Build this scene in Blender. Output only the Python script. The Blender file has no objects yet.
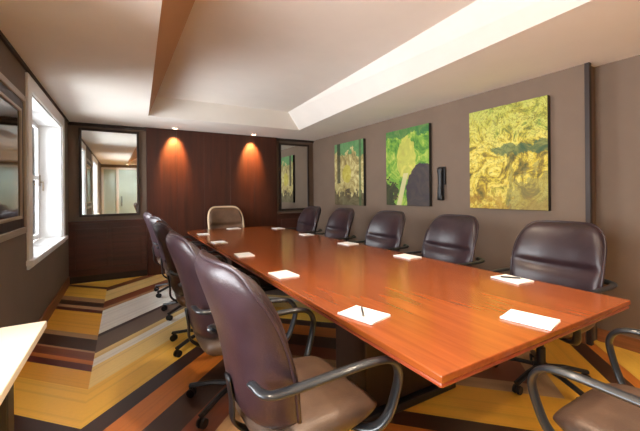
import bpy, bmesh, math, random
from mathutils import Vector, Matrix, noise as mnoise
random.seed(7)
PI = math.pi
scene = bpy.context.scene
COL = scene.collection

# ------------------------------------------------------------------ materials
def srgb(r, g, b):
    def f(c):
        c /= 255.0
        return c / 12.92 if c <= .04045 else ((c + .055) / 1.055) ** 2.4
    return (f(r), f(g), f(b), 1.0)

class NT:
    def __init__(s, name):
        s.m = bpy.data.materials.new(name); s.m.use_nodes = True
        s.t = s.m.node_tree; s.n = s.t.nodes; s.l = s.t.links
        s.b = s.n['Principled BSDF']
    def new(s, typ, **kw):
        x = s.n.new(typ)
        for k, v in kw.items(): setattr(x, k, v)
        return x
    def put(s, sock, v):
        if isinstance(v, bpy.types.NodeSocket): s.l.new(v, sock)
        elif v is not None: sock.default_value = v
    def math(s, op, a, b=None, c=None, clamp=False):
        x = s.new('ShaderNodeMath', operation=op, use_clamp=clamp)
        for i, v in enumerate((a, b, c)):
            if v is not None: s.put(x.inputs[i], v)
        return x.outputs[0]
    def mix(s, f, a, b, blend='MIX'):
        x = s.new('ShaderNodeMix', data_type='RGBA', blend_type=blend)
        s.put(x.inputs[0], f); s.put(x.inputs[6], a); s.put(x.inputs[7], b)
        return x.outputs[2]
    def coord(s, out='Object'):
        return s.new('ShaderNodeTexCoord').outputs[out]
    def xyz(s, v=None):
        x = s.new('ShaderNodeSeparateXYZ'); s.l.new(v or s.coord(), x.inputs[0]); return x.outputs
    def mapping(s, v, scale=(1, 1, 1), loc=(0, 0, 0)):
        x = s.new('ShaderNodeMapping'); s.l.new(v, x.inputs[0])
        x.inputs['Scale'].default_value = scale; x.inputs['Location'].default_value = loc
        return x.outputs[0]
    def noise(s, v, scale=5, detail=3, rough=.5, dist=0):
        x = s.new('ShaderNodeTexNoise'); s.l.new(v, x.inputs['Vector'])
        x.inputs['Scale'].default_value = scale; x.inputs['Detail'].default_value = detail
        x.inputs['Roughness'].default_value = rough; x.inputs['Distortion'].default_value = dist
        return x.outputs['Fac']
    def voronoi(s, v, scale=5, feature='F1', out='Distance'):
        x = s.new('ShaderNodeTexVoronoi', feature=feature); s.l.new(v, x.inputs['Vector'])
        x.inputs['Scale'].default_value = scale
        return x.outputs[out]
    def ramp(s, f, stops, interp='LINEAR'):
        x = s.new('ShaderNodeValToRGB'); s.put(x.inputs[0], f)
        r = x.color_ramp; r.interpolation = interp
        while len(r.elements) > 1: r.elements.remove(r.elements[-1])
        r.elements[0].position = stops[0][0]; r.elements[0].color = stops[0][1]
        for p, c in stops[1:]:
            e = r.elements.new(p); e.color = c
        return x.outputs[0]
    def bump(s, h, strength=.2, dist=.01):
        x = s.new('ShaderNodeBump'); s.l.new(h, x.inputs['Height'])
        x.inputs['Strength'].default_value = strength; x.inputs['Distance'].default_value = dist
        s.l.new(x.outputs[0], s.b.inputs['Normal'])
    def set(s, color=None, rough=None, **kw):
        if color is not None: s.put(s.b.inputs['Base Color'], color)
        if rough is not None: s.put(s.b.inputs['Roughness'], rough)
        for k, v in kw.items(): s.put(s.b.inputs[k.replace('_', ' ')], v)
        return s.m

def painted(name, c, rough=.7, var=.06, scale=3.0, bump=.05):
    t = NT(name); v = t.coord()
    n = t.noise(v, scale, 4, .6)
    d = tuple(x * (1 - var) for x in c[:3]) + (1,)
    l = tuple(min(1, x * (1 + var)) for x in c[:3]) + (1,)
    t.set(t.ramp(n, [(.3, d), (.7, l)]), rough)
    if bump: t.bump(t.noise(v, 180, 2), bump, .002)
    return t.m

M = {}
M['ceiling'] = painted('ceiling_paint', srgb(238, 231, 222), .8, .02)
M['wall'] = painted('taupe_wall_paint', srgb(122, 102, 86), .75, .05)
M['wall_window'] = painted('window_wall_paint', srgb(116, 102, 90), .75, .05)
M['white_paint'] = painted('white_gloss_paint', srgb(240, 240, 240), .35, .02, bump=0)
M['cream_laminate'] = painted('cream_laminate', srgb(240, 226, 200), .35, .03, bump=0)
M['black_metal'] = painted('black_metal', srgb(28, 26, 28), .4, .1, bump=0)
M['dark_trim'] = painted('dark_trim', srgb(50, 36, 30), .5, .1)
M['grey_trim'] = painted('light_frame_wood', srgb(165, 150, 132), .4, .08)
M['paper'] = painted('white_paper', srgb(252, 250, 246), .6, .01, bump=0)
M['pen'] = painted('pen_plastic', srgb(40, 42, 52), .3, .05, bump=0)
M['tan_trim'] = painted('tan_piping', srgb(214, 190, 156), .5, .05, bump=0)
M['canvas_edge'] = painted('canvas_edge', srgb(48, 44, 38), .8, .1)
M['chrome'] = NT('chrome').set(srgb(200, 200, 200), .15, Metallic=1.0)

def wood(name, c1, c2, rough, axis=1, scale=1.0, coat=0.0, contrast=(.3, .7)):
    t = NT(name); v = t.coord()
    sc = [14 * scale, 14 * scale, 14 * scale]; sc[axis] = .9 * scale
    mv = t.mapping(v, tuple(sc))
    n = t.noise(mv, 1.6, 6, .6, .6)
    n2 = t.noise(v, 1.1, 2)
    f = t.math('ADD', t.math('MULTIPLY', n, .75), t.math('MULTIPLY', n2, .25))
    t.set(t.ramp(f, [(contrast[0], c1), (contrast[1], c2)]), rough)
    t.b.inputs['Coat Weight'].default_value = coat
    t.b.inputs['Coat Roughness'].default_value = .12
    t.bump(n, .04, .002)
    return t.m
M['table_wood'] = wood('cherry_table_veneer', srgb(122, 58, 22), srgb(158, 80, 34), .2, 1, 1, .25)
M['table_edge'] = wood('cherry_table_edge', srgb(128, 50, 26), srgb(168, 78, 44), .3, 1, 1, .3)
M['panel_wood'] = wood('mahogany_panel', srgb(46, 17, 6), srgb(76, 31, 12), .5, 2, .8, 0)
M['dado_wood'] = wood('dark_dado_wood', srgb(58, 34, 24), srgb(92, 48, 38), .45, 0, .8, .1)
M['base_wood'] = wood('dark_pedestal_wood', srgb(30, 17, 11), srgb(48, 27, 17), .5, 2, 1, 0)
M['skirting'] = wood('brown_skirting', srgb(120, 74, 40), srgb(160, 100, 58), .45, 1, 1, 0)

def leather(name, c1, c2, rough=.36):
    t = NT(name); v = t.coord()
    n = t.noise(v, 5, 4, .6)
    t.set(t.ramp(n, [(.3, c1), (.7, c2)]), rough)
    h = t.math('ADD', t.voronoi(v, 190), t.math('MULTIPLY', t.noise(v, 18, 4), 1.2))
    t.bump(h, .18, .003)
    t.b.inputs['Coat Weight'].default_value = .12
    t.b.inputs['Coat Roughness'].default_value = .3
    return t.m
M['leather'] = leather('aubergine_leather', srgb(38, 24, 29), srgb(57, 40, 45))
M['leather_seat_lit'] = leather('lit_seat_leather', srgb(74, 56, 46), srgb(102, 80, 64), .4)  # leather tone lightened to carry the extra light on the seats
M['leather_tan'] = leather('brown_leather', srgb(84, 58, 40), srgb(112, 82, 60))
t = NT('arm_plastic'); t.set(srgb(34, 36, 40), .3); t.b.inputs['Coat Weight'].default_value = .3; M['arm'] = t.m

def mirror_mat():
    return NT('mirror_silver').set(srgb(235, 238, 236), .015, Metallic=1.0)
M['mirror'] = mirror_mat()
t = NT('dark_glass'); t.set(srgb(40, 28, 20), .06); M['dark_glass'] = t.m

def glass_mat():
    t = NT('window_glass'); n = t.n; l = t.l
    n.remove(t.b)
    tr = n.new('ShaderNodeBsdfTransparent'); gl = n.new('ShaderNodeBsdfGlossy'); gl.inputs['Roughness'].default_value = .02
    fr = n.new('ShaderNodeFresnel'); fr.inputs[0].default_value = 1.45
    mx = n.new('ShaderNodeMixShader'); l.new(fr.outputs[0], mx.inputs[0]); l.new(tr.outputs[0], mx.inputs[1]); l.new(gl.outputs[0], mx.inputs[2])
    l.new(mx.outputs[0], n['Material Output'].inputs[0])
    return t.m
M['glass'] = glass_mat()
M['frosted'] = painted('pale_green_frosted_panel', srgb(188, 212, 212), .25, .04, bump=0)

def emis(name, c, s):
    t = NT(name); t.set(c, .5); t.b.inputs['Emission Color'].default_value = c; t.b.inputs['Emission Strength'].default_value = s
    return t.m
M['lamp'] = emis('lamp_lens', srgb(255, 220, 170), 12)

def floor_mat():
    t = NT('chevron_striped_floor')
    o = t.xyz()
    a = t.math('PINGPONG', t.math('ADD', o[0], .22), 1.3)
    tt = t.math('SUBTRACT', o[1], a)
    YEL = srgb(252, 198, 80); YEL2 = srgb(240, 174, 58); ORA = srgb(206, 120, 44); DRED = srgb(98, 34, 30)
    DBR = srgb(72, 44, 30); RBR = srgb(134, 68, 38); TAN = srgb(188, 146, 104); CRM = srgb(254, 248, 238); BLK = srgb(58, 34, 30)
    PYEL = srgb(250, 216, 140); GBR = srgb(120, 100, 88)
    near = [(-3, YEL), (-1.9, DBR), (-1.72, TAN), (-1.55, RBR), (-1.4, YEL2), (-.6, DRED), (-.48, YEL), (.25, ORA), (.36, DBR), (.55, YEL2), (1.05, TAN), (1.25, RBR), (1.5, DBR), (1.82, ORA), (2.12, BLK)]
    left = near + [(2.3, YEL), (2.72, YEL2), (3.0, DRED), (3.1, ORA), (3.18, RBR), (3.32, TAN), (3.38, DBR), (3.62, TAN), (3.72, YEL2), (4.42, DRED), (4.5, TAN), (4.62, DBR), (4.8, TAN), (4.98, YEL), (5.5, DRED), (5.64, YEL)]
    right = near + [(2.3, YEL), (2.72, PYEL), (3.08, CRM), (3.2, PYEL), (3.34, GBR), (3.68, BLK), (3.76, CRM), (4.5, TAN), (4.62, RBR), (4.9, PYEL), (5.4, RBR), (5.62, YEL)]
    f = t.math('DIVIDE', t.math('ADD', tt, 3.0), 9.5)
    cr = [t.ramp(f, [((p + 3) / 9.5, k) for p, k in q], 'CONSTANT') for q in (left, right)]
    c = t.mix(t.math('GREATER_THAN', o[0], -.22), cr[0], cr[1])
    cmb = t.new('ShaderNodeCombineXYZ'); t.l.new(tt, cmb.inputs[0])
    n1 = t.noise(cmb.outputs[0], 9, 4, .7)
    streak = t.ramp(n1, [(.35, (.62, .58, .55, 1)), (.5, (1, 1, 1, 1)), (.68, (1.0, .98, .92, 1))])
    c = t.mix(.55, c, streak, 'MULTIPLY')
    n2 = t.noise(t.coord(), 40, 3)
    c = t.mix(.15, c, t.ramp(n2, [(.3, (.7, .7, .7, 1)), (.7, (1, 1, 1, 1))]), 'MULTIPLY')
    t.set(c, .38)
    t.bump(n2, .06, .002)
    return t.m
M['floor'] = floor_mat()

# paintings: canvas local coords: X along width (0..w), Z up (0..h)
def art_mat(kind, w, h):
    t = NT('canvas_' + kind); v = t.coord(); o = t.xyz(v)
    x = t.math('DIVIDE', o[0], w); z = t.math('DIVIDE', o[2], h)
    wob = t.math('ADD', t.math('MULTIPLY', t.math('SUBTRACT', t.noise(v, 3.2, 3), .5), .5), t.math('MULTIPLY', t.math('SUBTRACT', t.noise(v, 11, 4, .65), .5), .55))
    n = t.noise(v, 5.5, 5, .65, 1.4)
    if kind == 'yellow':
        n = t.noise(v, 3.6, 6, .7, 1.8)
        c = t.ramp(n, [(.34, srgb(64, 72, 34)), (.42, srgb(146, 124, 44)), (.47, srgb(214, 190, 62)), (.54, srgb(234, 220, 116)), (.60, srgb(196, 184, 70)), (.67, srgb(84, 104, 48))])
        top = t.math('MULTIPLY', t.math('SUBTRACT', t.math('ADD', z, t.math('MULTIPLY', wob, 1.0)), .55), 2.2, clamp=True)
        c = t.mix(t.math('MULTIPLY', top, .5), c, srgb(136, 176, 82))
        n3 = t.noise(t.mapping(v, (1, 1, 1), (2.3, 0, 1.1)), 9, 4, .6, 2.2)
        veins = t.math('LESS_THAN', t.math('ABSOLUTE', t.math('SUBTRACT', n3, .5)), .018)
        c = t.mix(t.math('MULTIPLY', veins, .65), c, srgb(96, 88, 36))
        low = t.math('MULTIPLY', t.math('SUBTRACT', .3, t.math('ADD', z, t.math('MULTIPLY', wob, .8))), 3, clamp=True)
        c = t.mix(t.math('MULTIPLY', low, .5), c, srgb(196, 150, 44))
        band = t.math('LESS_THAN', t.math('ABSOLUTE', t.math('SUBTRACT', t.math('ADD', z, t.math('MULTIPLY', wob, .3)), .565)), .05)
        band = t.math('MULTIPLY', band, t.math('GREATER_THAN', t.math('ADD', x, wob), .36))
        c = t.mix(t.math('MULTIPLY', band, .75), c, srgb(64, 98, 66))
        stem = t.math('LESS_THAN', t.math('ABSOLUTE', t.math('SUBTRACT', t.math('ADD', x, t.math('MULTIPLY', wob, .35)), .56)), .03)
        stem = t.math('MULTIPLY', stem, t.math('LESS_THAN', z, .55))
        c = t.mix(t.math('MULTIPLY', stem, .55), c, srgb(104, 100, 52))
        q = t.math('LESS_THAN', t.math('ADD', z, wob), .10)
        c = t.mix(t.math('MULTIPLY', q, .5), c, srgb(150, 104, 34))
        q = t.math('MULTIPLY', t.math('GREATER_THAN', t.math('ADD', x, wob), .6), t.math('LESS_THAN', t.math('ADD', z, wob), .3))
        c = t.mix(t.math('MULTIPLY', q, .55), c, srgb(120, 118, 74))
    elif kind == 'green':
        c = t.ramp(n, [(.28, srgb(34, 72, 30)), (.42, srgb(84, 140, 48)), (.52, srgb(132, 172, 60)), (.62, srgb(190, 196, 90)), (.76, srgb(222, 216, 140))])
        e = t.math('ADD', t.math('POWER', t.math('MULTIPLY', t.math('SUBTRACT', x, .5), 3.2), 2), t.math('POWER', t.math('MULTIPLY', t.math('SUBTRACT', z, .62), 2.6), 2))
        q = t.math('LESS_THAN', t.math('ADD', e, wob), .5)
        c = t.mix(t.math('MULTIPLY', q, .6), c, srgb(216, 200, 96))
        e2 = t.math('ADD', t.math('POWER', t.math('MULTIPLY', t.math('SUBTRACT', x, .86), 2.7), 2), t.math('POWER', t.math('MULTIPLY', t.math('SUBTRACT', z, .12), 2.4), 2))
        q = t.math('LESS_THAN', t.math('ADD', e2, wob), .95)
        c = t.mix(t.math('MULTIPLY', q, .95), c, srgb(62, 44, 58))
        q = t.math('MULTIPLY', t.math('LESS_THAN', t.math('ADD', x, wob), .28), t.math('LESS_THAN', t.math('ADD', z, wob), .30))
        c = t.mix(t.math('MULTIPLY', q, .9), c, srgb(48, 34, 32))
        ln = t.math('LESS_THAN', t.math('ABSOLUTE', t.math('SUBTRACT', x, t.math('ADD', .32, t.math('MULTIPLY', z, .42)))), .055)
        ln = t.math('MULTIPLY', ln, t.math('LESS_THAN', z, .42))
        c = t.mix(t.math('MULTIPLY', ln, .9), c, srgb(206, 196, 142))
        q = t.math('GREATER_THAN', t.math('ADD', z, t.math('MULTIPLY', wob, .4)), .9)
        c = t.mix(t.math('MULTIPLY', q, .8), c, srgb(52, 110, 60))
    else:
        c = t.ramp(n, [(.3, srgb(88, 76, 46)), (.46, srgb(168, 150, 92)), (.6, srgb(212, 202, 140)), (.75, srgb(226, 222, 180))])
        q = t.math('GREATER_THAN', t.math('ADD', z, t.math('MULTIPLY', wob, .7)), .84)
        c = t.mix(t.math('MULTIPLY', q, .85), c, srgb(62, 138, 84))
        q = t.math('LESS_THAN', t.math('ADD', z, wob), .2)
        c = t.mix(t.math('MULTIPLY', q, .8), c, srgb(56, 44, 34))
        q = t.math('MULTIPLY', t.math('LESS_THAN', t.math('ABSOLUTE', t.math('SUBTRACT', x, .16)), .06), t.math('GREATER_THAN', z, .35))
        c = t.mix(t.math('MULTIPLY', q, .85), c, srgb(48, 46, 32))
        q = t.math('GREATER_THAN', x, .86)
        q = t.math('MULTIPLY', q, t.math('LESS_THAN', x, .93))
        c = t.mix(t.math('MULTIPLY', q, .8), c, srgb(66, 88, 52))
        e = t.math('ADD', t.math('POWER', t.math('MULTIPLY', t.math('SUBTRACT', x, .45), 4.5), 2), t.math('POWER', t.math('MULTIPLY', t.math('SUBTRACT', z, .5), 5), 2))
        q = t.math('LESS_THAN', t.math('ADD', e, wob), .5)
        c = t.mix(t.math('MULTIPLY', q, .7), c, srgb(190, 178, 54))
    t.set(c, .7)
    t.bump(t.noise(v, 60, 3), .15, .003)
    return t.m

# ------------------------------------------------------------------ mesh helpers
def finish(name, bm, mat, parent=None, smooth=False, loc=None):
    bmesh.ops.recalc_face_normals(bm, faces=bm.faces)
    me = bpy.data.meshes.new(name); bm.to_mesh(me); bm.free()
    mats = mat if isinstance(mat, (list, tuple)) else [mat]
    for m in mats: me.materials.append(m)
    if smooth:
        for p in me.polygons: p.use_smooth = True
    o = bpy.data.objects.new(name, me); COL.objects.link(o)
    if parent is not None: o.parent = parent
    if loc is not None: o.location = loc
    return o

def box(bm, x0, y0, z0, x1, y1, z1, bev=0.0, seg=2):
    vs = [bm.verts.new(p) for p in ((x0, y0, z0), (x1, y0, z0), (x1, y1, z0), (x0, y1, z0), (x0, y0, z1), (x1, y0, z1), (x1, y1, z1), (x0, y1, z1))]
    fs = [bm.faces.new([vs[i] for i in q]) for q in ((0, 3, 2, 1), (4, 5, 6, 7), (0, 1, 5, 4), (1, 2, 6, 5), (2, 3, 7, 6), (3, 0, 4, 7))]
    if bev > 0:
        es = list({e for f in fs for e in f.edges})
        bmesh.ops.bevel(bm, geom=es, offset=bev, segments=seg, profile=.5, affect='EDGES')
    return bm

def B(*boxes, bev=0.0, seg=2):
    bm = bmesh.new()
    for b in boxes: box(bm, *b, bev=bev, seg=seg)
    return bm

def cyl(bm, p0, p1, r0, r1=None, n=16, caps=True):
    r1 = r0 if r1 is None else r1
    p0, p1 = Vector(p0), Vector(p1); d = (p1 - p0).normalized()
    a = d.orthogonal().normalized(); b = d.cross(a)
    A = [bm.verts.new(p0 + (a * math.cos(2 * PI * i / n) + b * math.sin(2 * PI * i / n)) * r0) for i in range(n)]
    C = [bm.verts.new(p1 + (a * math.cos(2 * PI * i / n) + b * math.sin(2 * PI * i / n)) * r1) for i in range(n)]
    for i in range(n): bm.faces.new((A[i], A[(i + 1) % n], C[(i + 1) % n], C[i]))
    if caps: bm.faces.new(A[::-1]); bm.faces.new(C)
    return bm

def lathe(bm, prof, n=24, c=(0, 0, 0)):
    rings = []
    for r, z in prof:
        rings.append([bm.verts.new((c[0] + r * math.cos(2 * PI * i / n), c[1] + r * math.sin(2 * PI * i / n), c[2] + z)) for i in range(n)])
    for a, b in zip(rings, rings[1:]):
        for i in range(n): bm.faces.new((a[i], a[(i + 1) % n], b[(i + 1) % n], b[i]))
    bm.faces.new(rings[0][::-1]); bm.faces.new(rings[-1])
    return bm

def catmull(pts, k=6):
    P = [Vector(p) for p in pts]; P = [P[0] * 2 - P[1]] + P + [P[-1] * 2 - P[-2]]
    out = []
    for i in range(1, len(P) - 2):
        for j in range(k):
            u = j / k; a, b, c, d = P[i - 1:i + 3]
            out.append(.5 * ((2 * b) + (c - a) * u + (2 * a - 5 * b + 4 * c - d) * u * u + (3 * b - a - 3 * c + d) * u ** 3))
    out.append(P[-2]); return out

def sweep(bm, path, ra, rb, side=Vector((1, 0, 0)), n=10):
    """tube along path; ra along the side axis, rb across it"""
    rings = []
    for i, p in enumerate(path):
        tg = (path[min(i + 1, len(path) - 1)] - path[max(i - 1, 0)]).normalized()
        s = (side - tg * side.dot(tg)).normalized(); u = tg.cross(s)
        rings.append([bm.verts.new(p + s * ra * math.cos(2 * PI * k / n) + u * rb * math.sin(2 * PI * k / n)) for k in range(n)])
    for a, b in zip(rings, rings[1:]):
        for k in range(n): bm.faces.new((a[k], a[(k + 1) % n], b[(k + 1) % n], b[k]))
    bm.faces.new(rings[0][::-1]); bm.faces.new(rings[-1])
    return bm

def tag(o, label, cat, group=None):
    o['label'] = label; o['category'] = cat
    if group: o['group'] = group
    return o
def thing(name, label, cat, loc=(0, 0, 0), rz=0, group=None):
    o = bpy.data.objects.new(name, None); COL.objects.link(o); o.location = loc; o.rotation_euler = (0, 0, rz)
    o.empty_display_size = .1
    return tag(o, label, cat, group)
def struct(name, bm, mat, parent=None, smooth=False):
    o = finish(name, bm, mat, parent, smooth)
    if parent is None: o['kind'] = 'structure'
    return o
def dup(root, loc, rz, label, group=None):
    r = root.copy(); COL.objects.link(r); r.location = loc; r.rotation_euler = (0, 0, rz); r['label'] = label
    if group: r['group'] = group
    for ch in list(root.children):
        c = ch.copy(); COL.objects.link(c); c.parent = r
        for g in list(ch.children):
            d = g.copy(); COL.objects.link(d); d.parent = c
    return r

# ------------------------------------------------------------------ room shell
XL, XR, XR2, YB, YF, ZC, ZT = -.71, 3.39, 3.56, 6.16, -1.8, 2.378, 2.65
WT = .26   # window wall thickness
struct('floor', B((XL - .3, YF - .1, -.05, XR2 + .2, YB + .2, 0)), M['floor'])

# ceiling: flat border with a raised tray, sloped tray sides
def ceiling():
    bm = bmesh.new()
    y0, y1 = -1.2, 5.2
    lx = lambda y: .19 + .033 * (y - 2.06)
    rx = lambda y: 2.30 + .068 * (y - .87)
    inn = [(lx(y0), y0), (rx(y0), y0), (rx(y1), y1), (lx(y1), y1)]
    top = [(.50, y0 + .05), (rx(y0) - .15, y0 + .05), (rx(y1) - .22, y1 - .04), (.33, y1 - .04)]
    out = [(XL - .3, YF - .1), (XR2 + .2, YF - .1), (XR2 + .2, YB + .1), (XL - .3, YB + .1)]
    O = [bm.verts.new((x, y, ZC)) for x, y in out]; I = [bm.verts.new((x, y, ZC)) for x, y in inn]; T = [bm.verts.new((x, y, ZT)) for x, y in top]
    OT = [bm.verts.new((x, y, ZT + .15)) for x, y in out]; 
    for i in range(4):
        j = (i + 1) % 4
        bm.faces.new((O[i], O[j], I[j], I[i])); bm.faces.new((I[i], I[j], T[j], T[i])); bm.faces.new((O[j], O[i], OT[i], OT[j]))
    bm.faces.new(T); bm.faces.new(OT[::-1])
    bm.faces.ensure_lookup_table()
    for f in bm.faces:
        c = f.calc_center_median()
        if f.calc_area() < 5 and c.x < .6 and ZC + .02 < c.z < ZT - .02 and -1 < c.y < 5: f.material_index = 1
    return bm
M['tan_side'] = painted('tan_tray_side', srgb(182, 140, 100), .75, .03)  # tan tone for one sloped tray side only
struct('ceiling', ceiling(), [M['ceiling'], M['tan_side']])

# window wall with two openings
W1 = (3.80, 5.52); W2 = (.1, 1.9); WZ = (.74, 2.2)
xo = XL - WT
segs = [(xo, YF - .1, 0, XL, W2[0], ZC), (xo, W2[1], 0, XL, W1[0], ZC), (xo, W1[1], 0, XL, YB + .1, ZC)]
for a, b in (W1, W2): segs += [(xo, a, 0, XL, b, WZ[0]), (xo, a, WZ[1], XL, b, ZC)]
struct('wall_left', B(*segs), M['wall_window'])
struct('wall_right', B((XR, 1.37, 0, XR2 + .1, YB + .1, ZC), (XR2, YF - .1, 0, XR2 + .1, 1.37, ZC)), M['wall'])
struct('shade_strip', B((XR - .012, 1.335, 0, XR + .03, 1.372, ZC), bev=.004), M['dark_trim'])  # dark-coloured strip standing in for the shadow gap at the wall step
struct('wall_back', B((XL - .1, YB, 0, XR2, YB + .1, ZC)), M['wall'])
struct('wall_front', B((XL - .1, YF - .1, 0, XR2, YF, ZC)), M['wall'])
# mahogany feature panel: five vertical boards with thin joints
bd = []
px = [.31, .76, 1.20, 1.65, 2.10, 2.55]
for a, b in zip(px, px[1:]): bd.append((a + .0004, YB - .07, .0, b - .0004, YB - .001, ZC - .001))
struct('wall_panel', B(*bd, bev=.0018, seg=1), M['panel_wood'])
struct('trim_2', B((.28, YB - .055, ZC - .05, 2.58, YB - .0005, ZC - .0005), (XL, YB - .03, ZC - .045, .31, YB - .0005, ZC - .0005), (2.55, YB - .03, ZC - .045, XR, YB - .0005, ZC - .0005)), M['dark_trim'])
# dado below the mirrors
def dado(name, a, b):
    r = struct(name, B((a, YB - .05, .1, b, YB - .0005, .88), bev=.004), M['dado_wood'])
    finish('rail', B((a, YB - .09, .88, b, YB - .0005, .915), bev=.006), M['dado_wood'], r)
    finish('plinth', B((a, YB - .04, 0, b, YB - .0005, .1)), M['dark_trim'], r)
    m = (a + b) / 2
    finish('inset_panel', B((a + .08, YB - .062, .2, m - .03, YB - .045, .8), (m + .03, YB - .062, .2, b - .08, YB - .045, .8), bev=.006), M['dado_wood'], r)
dado('trim_3', XL + .001, .306)
dado('trim_4', 2.556, XR - .001)
struct('baseboard_left', B((XL + .0005, YF, .0, XL + .018, YB - .1, .13), bev=.004), M['skirting'])
struct('baseboard_right', B((XR - .018, 1.38, .0, XR - .0005, YB - .1, .11), (XR2 - .018, YF, 0, XR2 - .0005, 1.36, .11), bev=.004), M['skirting'])
# crown line along the right wall and the window wall
struct('trim_5', B((XL + .0005, YF, ZC - .03, XL + .02, YB - .06, ZC - .0005)), M['dark_trim'])

# windows ------------------------------------------------------------
def window(name, a, b):
    z0, z1 = WZ
    c = .13
    r = struct(name, B((XL + .0005, a - c, z0 - .0, XL + .022, a, z1 + c), (XL + .0005, b, z0, XL + .022, b + c, z1 + c), (XL + .0005, a, z1, XL + .022, b, z1 + c), bev=.005), M['white_paint'])
    finish('window_sill', B((xo + .041, a + .001, z0, XL, b - .001, z0 + .02), (XL, a - c - .02, z0 - .025, XL + .05, b + c + .02, z0 + .02), (XL + .0005, a - c, z0 - .06, XL + .02, b + c, z0 - .025), bev=.004), M['white_paint'], r)
    finish('jamb_lining', B((xo + .04, a + .0005, z0 + .02, XL, a + .012, z1), (xo + .04, b - .012, z0 + .02, XL, b - .0005, z1), (xo + .04, a + .012, z1 - .012, XL, b - .012, z1 - .0005)), M['white_paint'], r)
    xs = xo + .003
    m = (a + b) / 2
    for k, (p, q) in enumerate(((a + .0005, m), (m, b - .0005))):
        w = .06
        zz0, zz1, zm = z0 + .0205, z1 - .0005, 1.52
        f = finish('sash_frame', B((xs, p, zz0, xs + .036, p + w, zz1), (xs, q - w, zz0, xs + .036, q, zz1), (xs, p + w, zz0, xs + .036, q - w, zz0 + w), (xs, p + w, zz1 - w, xs + .036, q - w, zz1), (xs, p + w, zm - .025, xs + .036, q - w, zm + .025), bev=.006), M['white_paint'], r)
        finish('glass', B((xs + .014, p + w - .005, zz0 + w - .005, xs + .019, q - w + .005, zz1 - w + .005)), M['glass'], f)
        hd = bmesh.new(); box(hd, xs + .036, q - .045, 1.42, xs + .048, q - .015, 1.56, .004); cyl(hd, (xs + .044, q - .03, 1.47), (xs + .076, q - .03, 1.47), .008); box(hd, xs + .066, q - .04, 1.36, xs + .08, q - .02, 1.48, .004)
        finish('latch', hd, M['grey_trim'], f)
    return r
window('window_1', *W1)
window('window_2', *W2)

# pale glazed partition in the wall behind the table's end (seen in the mirror)
def partition():
    a, b, z0, z1 = XL + .02, 2.6, .05, 2.2
    r = struct('door_1', B((a, YF + .0005, 0, a + .07, YF + .06, z1), (b - .07, YF + .0005, 0, b, YF + .06, z1), (a, YF + .0005, z1, b, YF + .06, z1 + .07), (-.25, YF + .0005, 0, -.17, YF + .06, z1), (1.5, YF + .0005, 0, 1.57, YF + .06, z1), bev=.004), M['white_paint'])
    for p, q in ((a + .07, -.25), (-.17, 1.5), (1.57, b - .07)):
        finish('pane', B((p, YF + .01, z0 - .04, q, YF + .03, z1)), M['frosted'], r)
    hd = bmesh.new(); cyl(hd, (-.08, YF + .03, 1.0), (-.08, YF + .08, 1.0), .012); cyl(hd, (-.08, YF + .08, .9), (-.08, YF + .08, 1.25), .012)
    finish('door_handle', hd, M['chrome'], r)
partition()

# ------------------------------------------------------------------ mirrors, pictures on the walls
def frame4(a, b, z0, z1, w, y0, y1):
    return ((a, y0, z0, a + w, y1, z1), (b - w, y0, z0, b, y1, z1), (a + w, y0, z0, b - w, y1, z0 + w), (a + w, y0, z1 - w, b - w, y1, z1))
def wall_mirror(label, a, b, z0, z1):
    r = thing('wall_mirror', label, 'mirror', ((a + b) / 2, YB, z0))
    hw = (b - a) / 2; h = z1 - z0
    finish('frame', B(*frame4(-hw - .035, hw + .035, -.035, h + .035, .035, -.04, -.001), bev=.005), M['dark_trim'], r)
    finish('mirror_glass', B((-hw, -.02, 0, hw, -.008, h)), M['mirror'], r)
wall_mirror('large framed mirror beside the window wall, reflecting white window frames', -.545, .175, 1.01, 2.265)
wall_mirror('tall narrow mirror beyond the wood panel, reflecting the taupe wall and a painting', 2.66, 3.24, 1.0, 2.25)

def canvas(kind, label, y0, y1, z0=1.12, z1=2.175):
    w = y1 - y0; h = z1 - z0
    r = thing('canvas_picture', label, 'painting', (XR, y1, z0), -PI / 2, 'unframed canvases along the taupe wall')
    # local X runs from the far end towards the camera, local -Y faces into the room
    bm = B((0, -.05, 0, w, -.004, h), bev=.003, seg=1)
    finish('stretcher', bm, M['canvas_edge'], r)
    bm = B((.002, -.0535, .002, w - .002, -.0502, h - .002))
    finish('canvas', bm, art_mat(kind, w, h), r)
canvas('yellow', 'mostly yellow painting with tangled stems and a dark teal streak', 1.64, 2.45)
canvas('green', 'bright green painting with a dark purple mass in its lower corner', 3.03, 3.84)
canvas('cream', 'narrow-looking cream and teal painting closest to the wood panelled wall', 4.39, 5.25, 1.09)

# dark glazed panel on the window wall, thin light frame
r = thing('framed_panel', 'large dark glazed panel in a thin light frame beside the window', 'framed panel', (XL, 2.26, 1.0))
def fx(a, b, z0, z1, w, x0, x1): return ((x0, a, z0, x1, a + w, z1), (x0, b - w, z0, x1, b, z1), (x0, a + w, z0, x1, b - w, z0 + w), (x0, a + w, z1 - w, x1, b - w, z1))
finish('outer_frame', B(*fx(0, 1.32, 0, 1.1, .05, .001, .026), bev=.006), M['grey_trim'], r)
finish('inner_frame', B(*fx(.05, 1.27, .05, 1.05, .07, .001, .014), bev=.004), M['dark_trim'], r)
finish('bead', B(*fx(.12, 1.2, .12, .98, .025, .001, .022), bev=.005), M['grey_trim'], r)
finish('glass', B((.002, .145, .145, .010, 1.175, .955)), M['dark_glass'], r)

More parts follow.
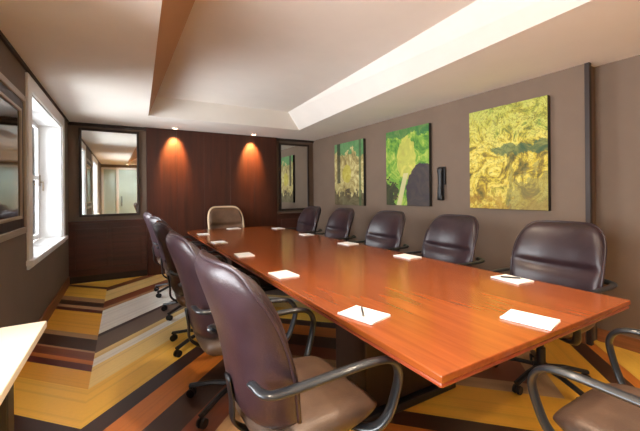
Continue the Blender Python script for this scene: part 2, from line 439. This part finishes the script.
# dark wall handset between two paintings
r = thing('wall_phone', 'slim dark handset mounted on the wall between two paintings', 'phone', (XR, 2.86, 1.2))
finish('cradle', B((-.03, -.05, .19, -.001, .05, .41), bev=.01), M['black_metal'], r)
bm = bmesh.new(); pth = catmull([(-.055, 0, .01), (-.06, 0, .1), (-.05, 0, .2), (-.052, 0, .3), (-.06, 0, .39)]); sweep(bm, pth, .022, .03, Vector((1, 0, 0)), 12)
box(bm, -.07, -.035, 0, -.035, .035, .07, .01); box(bm, -.07, -.035, .33, -.028, .035, .40, .01)
finish('handset', bm, M['black_metal'], r, True)
finish('back_plate', B((-.015, -.02, 0, -.001, .02, .19), bev=.004), M['black_metal'], r)

# ------------------------------------------------------------------ boardroom table
TX0, TX1, TY0, TY1, TZ = .825, 2.215, .7065, 5.5, .745
tab = thing('conference_table', 'long reddish cherry boardroom table running down the middle of the room', 'table', ((TX0 + TX1) / 2, (TY0 + TY1) / 2, 0))
hw, hl = (TX1 - TX0) / 2, (TY1 - TY0) / 2
finish('tabletop', B((-hw, -hl, TZ - .026, hw, hl, TZ), bev=.005, seg=2), M['table_wood'], tab)
finish('edge_band', B((-hw + .004, -hl + .004, TZ - .044, hw - .004, hl - .004, TZ - .0265), bev=.007, seg=2), M['table_edge'], tab)
for s in (-1, 1):
    y = s * (hl - 1.0)
    p = finish('pedestal', B((-.34, y - .16, .05, .34, y + .16, TZ - .044), bev=.01), M['base_wood'], tab)
    finish('plinth', B((-.38, y - .2, 0, .38, y + .2, .05), bev=.01), M['black_metal'], p)
finish('stretcher_beam', B((-.03, -hl + 1.16, .25, .03, hl - 1.16, .55), bev=.006), M['base_wood'], tab)

# note pads and pens
PADG = 'white note pads laid out along the table'
def make_pad():
    r = thing('note_pad', '', 'note pad', (0, 0, TZ), 0, PADG)
    sheets = bmesh.new()
    for k in range(4): 
        a = (k - 1.5) * .012
        t2 = bmesh.new(); box(t2, -.095, -.07, k * .002, .095, .07, k * .002 + .0018)
        bmesh.ops.rotate(t2, cent=(0, 0, 0), matrix=Matrix.Rotation(a, 3, 'Z'), verts=t2.verts)
        me = bpy.data.meshes.new('t'); t2.to_mesh(me); t2.free(); sheets.from_mesh(me); bpy.data.meshes.remove(me)
    finish('sheets', sheets, M['paper'], r)
    finish('binding', B((-.096, .061, 0.0003, .096, .0735, .0088), bev=.001, seg=1), M['paper'], r)
    return r
pad0 = make_pad(); first = [True]
def pad(x, y, rz, label):
    if first[0]:
        first[0] = False; pad0.location = (x, y, TZ + .0005); pad0.rotation_euler = (0, 0, rz); pad0['label'] = label; return pad0
    return dup(pad0, (x, y, TZ + .0005), rz, label)
def pen(x, y, rz, label):
    r = thing('pen', label, 'pen', (x, y, TZ + .0145), rz)
    bm = bmesh.new(); cyl(bm, (-.055, 0, 0), (.05, 0, 0), .005, .005, 12); finish('barrel', bm, M['pen'], r, False)
    bm = bmesh.new(); cyl(bm, (.05, 0, 0), (.066, 0, 0), .0048, .001, 12); finish('tip', bm, M['chrome'], r)
    bm = bmesh.new(); cyl(bm, (-.064, 0, 0), (-.0552, 0, 0), .0035, .0045, 10); box(bm, -.06, -.0015, .0045, -.02, .0015, .0075); finish('clip', bm, M['chrome'], r)
LY = [1.235, 2.13, 3.0, 3.93, 4.85]
RY = [1.25, 2.16, 3.05, 4.02, 4.98]
wl = ['note pad with a pen, before the window-side chair closest to the table corner', 'second note pad along the window-side edge, counted from the open table corner', 'middle note pad of five along the window-side table edge', 'fourth note pad along the window-side edge, counted from the open table corner', 'last note pad along the window-side edge, near the wood panel']
wr = ['note pad with a pen, before the biggest chair under the yellow painting', 'note pad before the second chair of the painting side', 'middle note pad of five along the painting-side table edge', 'note pad before the fourth chair of the painting side', 'last note pad along the painting-side edge, near the narrow mirror']
for i in range(5):
    pad(.935, LY[i], PI / 2 + [.28, .05, -.06, .04, -.03][i], wl[i])
    pad(2.105, RY[i], PI / 2 + [-.1, .04, .08, -.05, .03][i], wr[i])
pad(1.5, 5.36, .05, 'note pad at the head of the table before the tan-edged chair')
pad(1.51, .82, PI / 2 + .22, 'note pad alone at the empty table end, close to the black chair arms')
pen(.935, 1.245, 1.0, 'dark pen lying on the window-side note pad by the table corner')
pen(2.1, 1.26, 2.2, 'dark pen lying on the note pad before the chair under the yellow painting')

# ------------------------------------------------------------------ chairs (local: faces +Y, origin on the floor)
def back_mesh(grow=0.0):
    bm = bmesh.new(); NU, NV = 20, 22
    def shape(u, v, side):
        hwid = .262 + .030 * math.sin(PI * min(1, .10 + v * .78)) + grow
        au = abs(u)
        z = .47 + .60 * v
        z -= .075 * au ** 7 * max(0, (v - .45) / .55) ** 2
        z += .07 * au ** 4 * (1 - v) ** 2
        x = u * hwid * (1 - .05 * max(0, (v - .72) / .28) ** 2)
        y = -.215 - .155 * v + .03 * math.sin(PI * v)
        y += .085 * au ** 2.4
        e = (1 - au ** 5) ** .5 * (1 - abs(2 * v - 1) ** 7) ** .5 if au < 1 else 0
        th = .014 + .052 * e
        if side > 0:
            puff = .020 * e * (math.sin(PI * min(1, max(0, (v - .50) / .50))) ** .6 + math.sin(PI * min(1, max(0, v / .50))) ** .6 * .9)
            crease = .026 * math.exp(-((v - .5 + .03 * (1 - au ** 2)) / .035) ** 2) * (1 - au ** 4)
            y += th * .75 + puff - crease
        else:
            y -= th * .75
        return (x, y, z)
    G = {}
    for s in (1, -1):
        for i in range(NU + 1):
            for j in range(NV + 1):
                G[s, i, j] = bm.verts.new(shape(2 * i / NU - 1, j / NV, s))
        for i in range(NU):
            for j in range(NV):
                bm.faces.new((G[s, i, j], G[s, i + 1, j], G[s, i + 1, j + 1], G[s, i, j + 1]))
    rim = [(i, 0) for i in range(NU)] + [(NU, j) for j in range(NV)] + [(i, NV) for i in range(NU, 0, -1)] + [(0, j) for j in range(NV, 0, -1)]
    for k in range(len(rim)):
        a, b = rim[k], rim[(k + 1) % len(rim)]
        bm.faces.new((G[1, a[0], a[1]], G[1, b[0], b[1]], G[-1, b[0], b[1]], G[-1, a[0], a[1]]))
    return bm, shape
def seat_mesh():
    bm = bmesh.new(); NU, NV = 16, 16
    def P(u, v, s):
        au, av = abs(u), abs(v)
        x = u * .265 * (1 - .10 * av ** 4) * (1 - .06 * (v > 0) * v)
        y = v * .255 * (1 - .08 * au ** 4) + .02
        e = max(0, 1 - au ** 6) ** .5 * max(0, 1 - av ** 6) ** .5
        z = .445 - .02 * au ** 3 * 0 + s * (.012 + .035 * e)
        if s > 0: z += .012 * au ** 2 - .02 * max(0, v) ** 3 - .012 * math.exp(-((v + .55) / .05) ** 2) * (1 - au ** 4)
        else: z -= .008 - .02 * max(0, v) ** 3
        return (x, y, z)
    G = {}
    for s in (1, -1):
        for i in range(NU + 1):
            for j in range(NV + 1): G[s, i, j] = bm.verts.new(P(2 * i / NU - 1, 2 * j / NV - 1, s))
        for i in range(NU):
            for j in range(NV): bm.faces.new((G[s, i, j], G[s, i + 1, j], G[s, i + 1, j + 1], G[s, i, j + 1]))
    rim = [(i, 0) for i in range(NU)] + [(NU, j) for j in range(NV)] + [(i, NV) for i in range(NU, 0, -1)] + [(0, j) for j in range(NV, 0, -1)]
    for k in range(len(rim)):
        a, b = rim[k], rim[(k + 1) % len(rim)]
        bm.faces.new((G[1, a[0], a[1]], G[1, b[0], b[1]], G[-1, b[0], b[1]], G[-1, a[0], a[1]]))
    return bm
def make_chair(mat, name, cat='chair', piping=None, armrests=True):
    r = thing(name, '', cat)
    bm, shp = back_mesh()
    b = finish('backrest', bm, mat, r, True)
    md = b.modifiers.new('s', 'SUBSURF'); md.levels = 1; md.render_levels = 1
    # piping along the rim
    loop = []
    NP = 24
    for k in range(NP): loop.append((-1, k / NP))
    for k in range(NP): loop.append((-1 + 2 * k / NP, 1))
    for k in range(NP + 1): loop.append((1, 1 - k / NP))
    pts = []
    for u, v in loop:
        a, c = Vector(shp(u, v, 1)), Vector(shp(u, v, -1)); pts.append((a + c) / 2)
    pm = bmesh.new(); rr = .02 if piping else .008
    sweep(pm, pts, rr, rr, Vector((0, 1, 0)), 8)
    finish('piping', pm, piping or mat, b, True)
    s = finish('seat', seat_mesh(), M['leather_seat_lit'], r, True)
    md = s.modifiers.new('s', 'SUBSURF'); md.levels = 1; md.render_levels = 1
    finish('mechanism', B((-.11, -.13, .37, .11, .13, .405), bev=.01), M['black_metal'], r)
    bm = bmesh.new()
    sweep(bm, catmull([(0, -.10, .375), (0, -.2, .385), (0, -.268, .44), (0, -.275, .52), (0, -.29, .62)]), .03, .008, Vector((1, 0, 0)), 10)
    finish('back_bracket', bm, M['black_metal'], r, True)
    for sx in (-1, 1):
        x = sx * .32
        pth = catmull([(sx * .245, -.285, .70), (x * .97, -.265, .692), (x, -.20, .686), (x, 0, .688), (x, .15, .686), (x, .235, .668), (x, .272, .615), (x * .99, .26, .54), (x * .95, .225, .45), (x * .82, .18, .40), (sx * .16, .12, .388)], 6)
        bm = bmesh.new(); sweep(bm, pth, .022, .0125, Vector((1, 0, 0)), 12)
        finish('armrest', bm, M['arm'], r, True)
    bm = bmesh.new(); lathe(bm, [(.028, .1), (.028, .23), (.018, .235), (.018, .37)], 16)
    finish('gas_column', bm, M['black_metal'], r, False)
    bm = bmesh.new(); lathe(bm, [(.045, .075), (.05, .085), (.045, .12), (.03, .13)], 20)
    finish('base_hub', bm, M['black_metal'], r)
    for k in range(5):
        a = 2 * PI * k / 5 + PI / 2; c, s_ = math.cos(a), math.sin(a)
        d = Vector((c, s_, 0)); n = Vector((-s_, c, 0))
        bm = bmesh.new(); sweep(bm, [d * .035 + Vector((0, 0, .105)), d * .15 + Vector((0, 0, .10)), d * .26 + Vector((0, 0, .078)), d * .3 + Vector((0, 0, .07))], .02, .013, n, 8)
        lg = finish('leg', bm, M['black_metal'], r)
        bm = bmesh.new()
        for q in (-1, 1): cyl(bm, d * .29 + n * (q * .008) + Vector((0, 0, .028)), d * .29 + n * (q * .022) + Vector((0, 0, .028)), .028, .026, 14)
        cyl(bm, d * .29 + Vector((0, 0, .03)), d * .29 + Vector((0, 0, .068)), .006, .006, 8)
        finish('caster', bm, M['black_metal'], lg)
    return r
G = 'leather boardroom chairs around the table'
chair0 = make_chair(M['leather'], 'office_chair')
chair0['group'] = G
chair0.location = (.62, 1.29, 0); chair0.rotation_euler = (0, 0, -PI / 2 + .03)
chair0['label'] = 'dark leather chair seen from behind, its curved arm under the table corner'
ll = [None, 'second dark leather chair on the window side, just beyond the one seen from behind', 'middle chair of the five along the window side of the table', 'fourth chair along the window side, second from the wood panelled wall', 'window-side chair closest to the wood panelled wall']
for i, (x, y, a) in enumerate([(0, 0, 0), (.60, 2.14, .0), (.60, 3.09, -.03), (.62, 4.0, .04), (.6, 4.9, 0)]):
    if i: dup(chair0, (x, y, 0), -PI / 2 + a, ll[i], G)
lr = ['big dark leather chair facing out from under the yellow painting', 'dark leather chair between the yellow painting and the wall handset', 'dark leather chair below the bright green painting', 'dark leather chair below the cream and teal painting', 'dark leather chair at the corner by the tall narrow mirror']
for (x, y, a), lb in zip([(2.47, 1.27, .02), (2.47, 2.2, -.02), (2.47, 3.12, .03), (2.47, 4.12, 0), (2.47, 5.06, .05)], lr):
    dup(chair0, (x, y, 0), PI / 2 + a, lb, G)
dup(chair0, (1.605, .42, 0), 0, 'chair at the empty table end, only its seat and black arms in view', G)
head = make_chair(M['leather_tan'], 'office_chair', piping=M['tan_trim'])
head['group'] = G; head['label'] = 'brown chair with pale tan edging at the head of the table'
head.location = (1.51, 5.66, 0); head.rotation_euler = (0, 0, PI)

# cream side table by the window wall
st = thing('side_table', 'cream topped side table with dark legs standing against the window wall', 'table', (-.5, 1.5, 0))
finish('tabletop', B((-.185, -.4, .72, .2, .4, .75), bev=.004), M['cream_laminate'], st)
finish('panel_leg', B((-.16, -.115, .03, .185, -.045, .7195), bev=.004), M['black_metal'], st)
finish('foot', B((-.18, -.22, 0, .19, .06, .03), bev=.006), M['black_metal'], st)

# ------------------------------------------------------------------ lamps
def downlight(label, x, y, z, watts, angle, tilt=(0, 0), col=(1.0, .78, .52), blend=.6, size=.04, group=None, emit=None):
    r = thing('ceiling_downlight', label, 'light', (x, y, z), 0, group)
    bm = bmesh.new(); n = 24
    prof = [(.055, -.001), (.055, -.008), (.042, -.012), (.036, -.004), (.036, -.001)]
    lathe(bm, prof, n); finish('trim_ring', bm, M['white_paint'], r, True)
    bm = bmesh.new(); lathe(bm, [(.033, -.0125), (.033, -.014), (.02, -.017)], n); finish('lens', bm, emit or M['lamp'], r)
    ld = bpy.data.lights.new('spot', 'SPOT'); ld.energy = watts; ld.spot_size = math.radians(angle); ld.spot_blend = blend; ld.color = col; ld.shadow_soft_size = size
    lo = bpy.data.objects.new('bulb', ld); COL.objects.link(lo); lo.parent = r; lo.location = (0, 0, -.03); lo.rotation_euler = (tilt[0], tilt[1], 0)
    return r
PG = 'downlights grazing the wood panel'
downlight('small downlight above the wood panel, beside the framed mirror', .72, 5.93, ZC, 300, 58, (.50, 0), (1, .50, .16), group=PG)
downlight('small downlight above the wood panel, beside the narrow mirror', 2.04, 5.93, ZC, 300, 58, (.50, 0), (1, .50, .16), group=PG)
CG = 'added fill downlights in the raised ceiling'
for x in (.1, 1.2, 2.2):  # unseen lamps added to brighten the doors in the mirror
    downlight('added fill downlight washing the pale glazed doors', x, -1.47, ZC, 70, 150, (-.15, 0), (1, .96, .9), 1.0, .06, 'added downlights over the glazed doors')
for x in (.62, 1.9):  # unseen lamps added in the tray to fill the room with light
    for y in (-.7, .5, 1.5):
        downlight('added fill downlight in the raised tray', x, y, ZT, 130 if x < 1 else 70, 120, (0, 0), (1, .82, .62), 1.0, .08, CG)

# daylight: overcast sky through the windows
w = bpy.data.worlds.new('sky'); scene.world = w; w.use_nodes = True
bg = w.node_tree.nodes['Background']; bg.inputs[0].default_value = (.93, .97, 1.0, 1); bg.inputs[1].default_value = 22.0
for (a, b) in (W1, W2):
    ld = bpy.data.lights.new('sky_portal', 'AREA'); ld.shape = 'RECTANGLE'; ld.size = b - a; ld.size_y = WZ[1] - WZ[0]
    ld.cycles.is_portal = True
    lo = bpy.data.objects.new('sky_portal', ld); COL.objects.link(lo); lo.location = (xo - .02, (a + b) / 2, (WZ[0] + WZ[1]) / 2)
    lo.rotation_euler = Matrix(((0, 0, -1), (1, 0, 0), (0, -1, 0))).to_euler()

# ------------------------------------------------------------------ camera
cd = bpy.data.cameras.new('camera'); cam = bpy.data.objects.new('camera', cd); COL.objects.link(cam)
cd.sensor_width = 36; cd.lens = 339.78 / 640 * 36; cd.shift_y = -(215.5 - 193.12) / 640; cd.clip_start = .02
R = Matrix.Rotation(-.5224, 4, 'Z') @ Matrix.Rotation(PI / 2, 4, 'X') @ Matrix.Rotation(-.0088, 4, 'Z')
cam.matrix_world = Matrix.Translation((0, 0, 1.3)) @ R
scene.camera = cam
scene.cycles.use_denoising = True
scene.cycles.max_bounces = 10
scene.cycles.diffuse_bounces = 6
scene.cycles.sample_clamp_indirect = 8
vs = scene.view_settings
vs.view_transform = 'Standard'; vs.look = 'None'; vs.gamma = 1; vs.use_curve_mapping = False
vs.exposure = 0.0
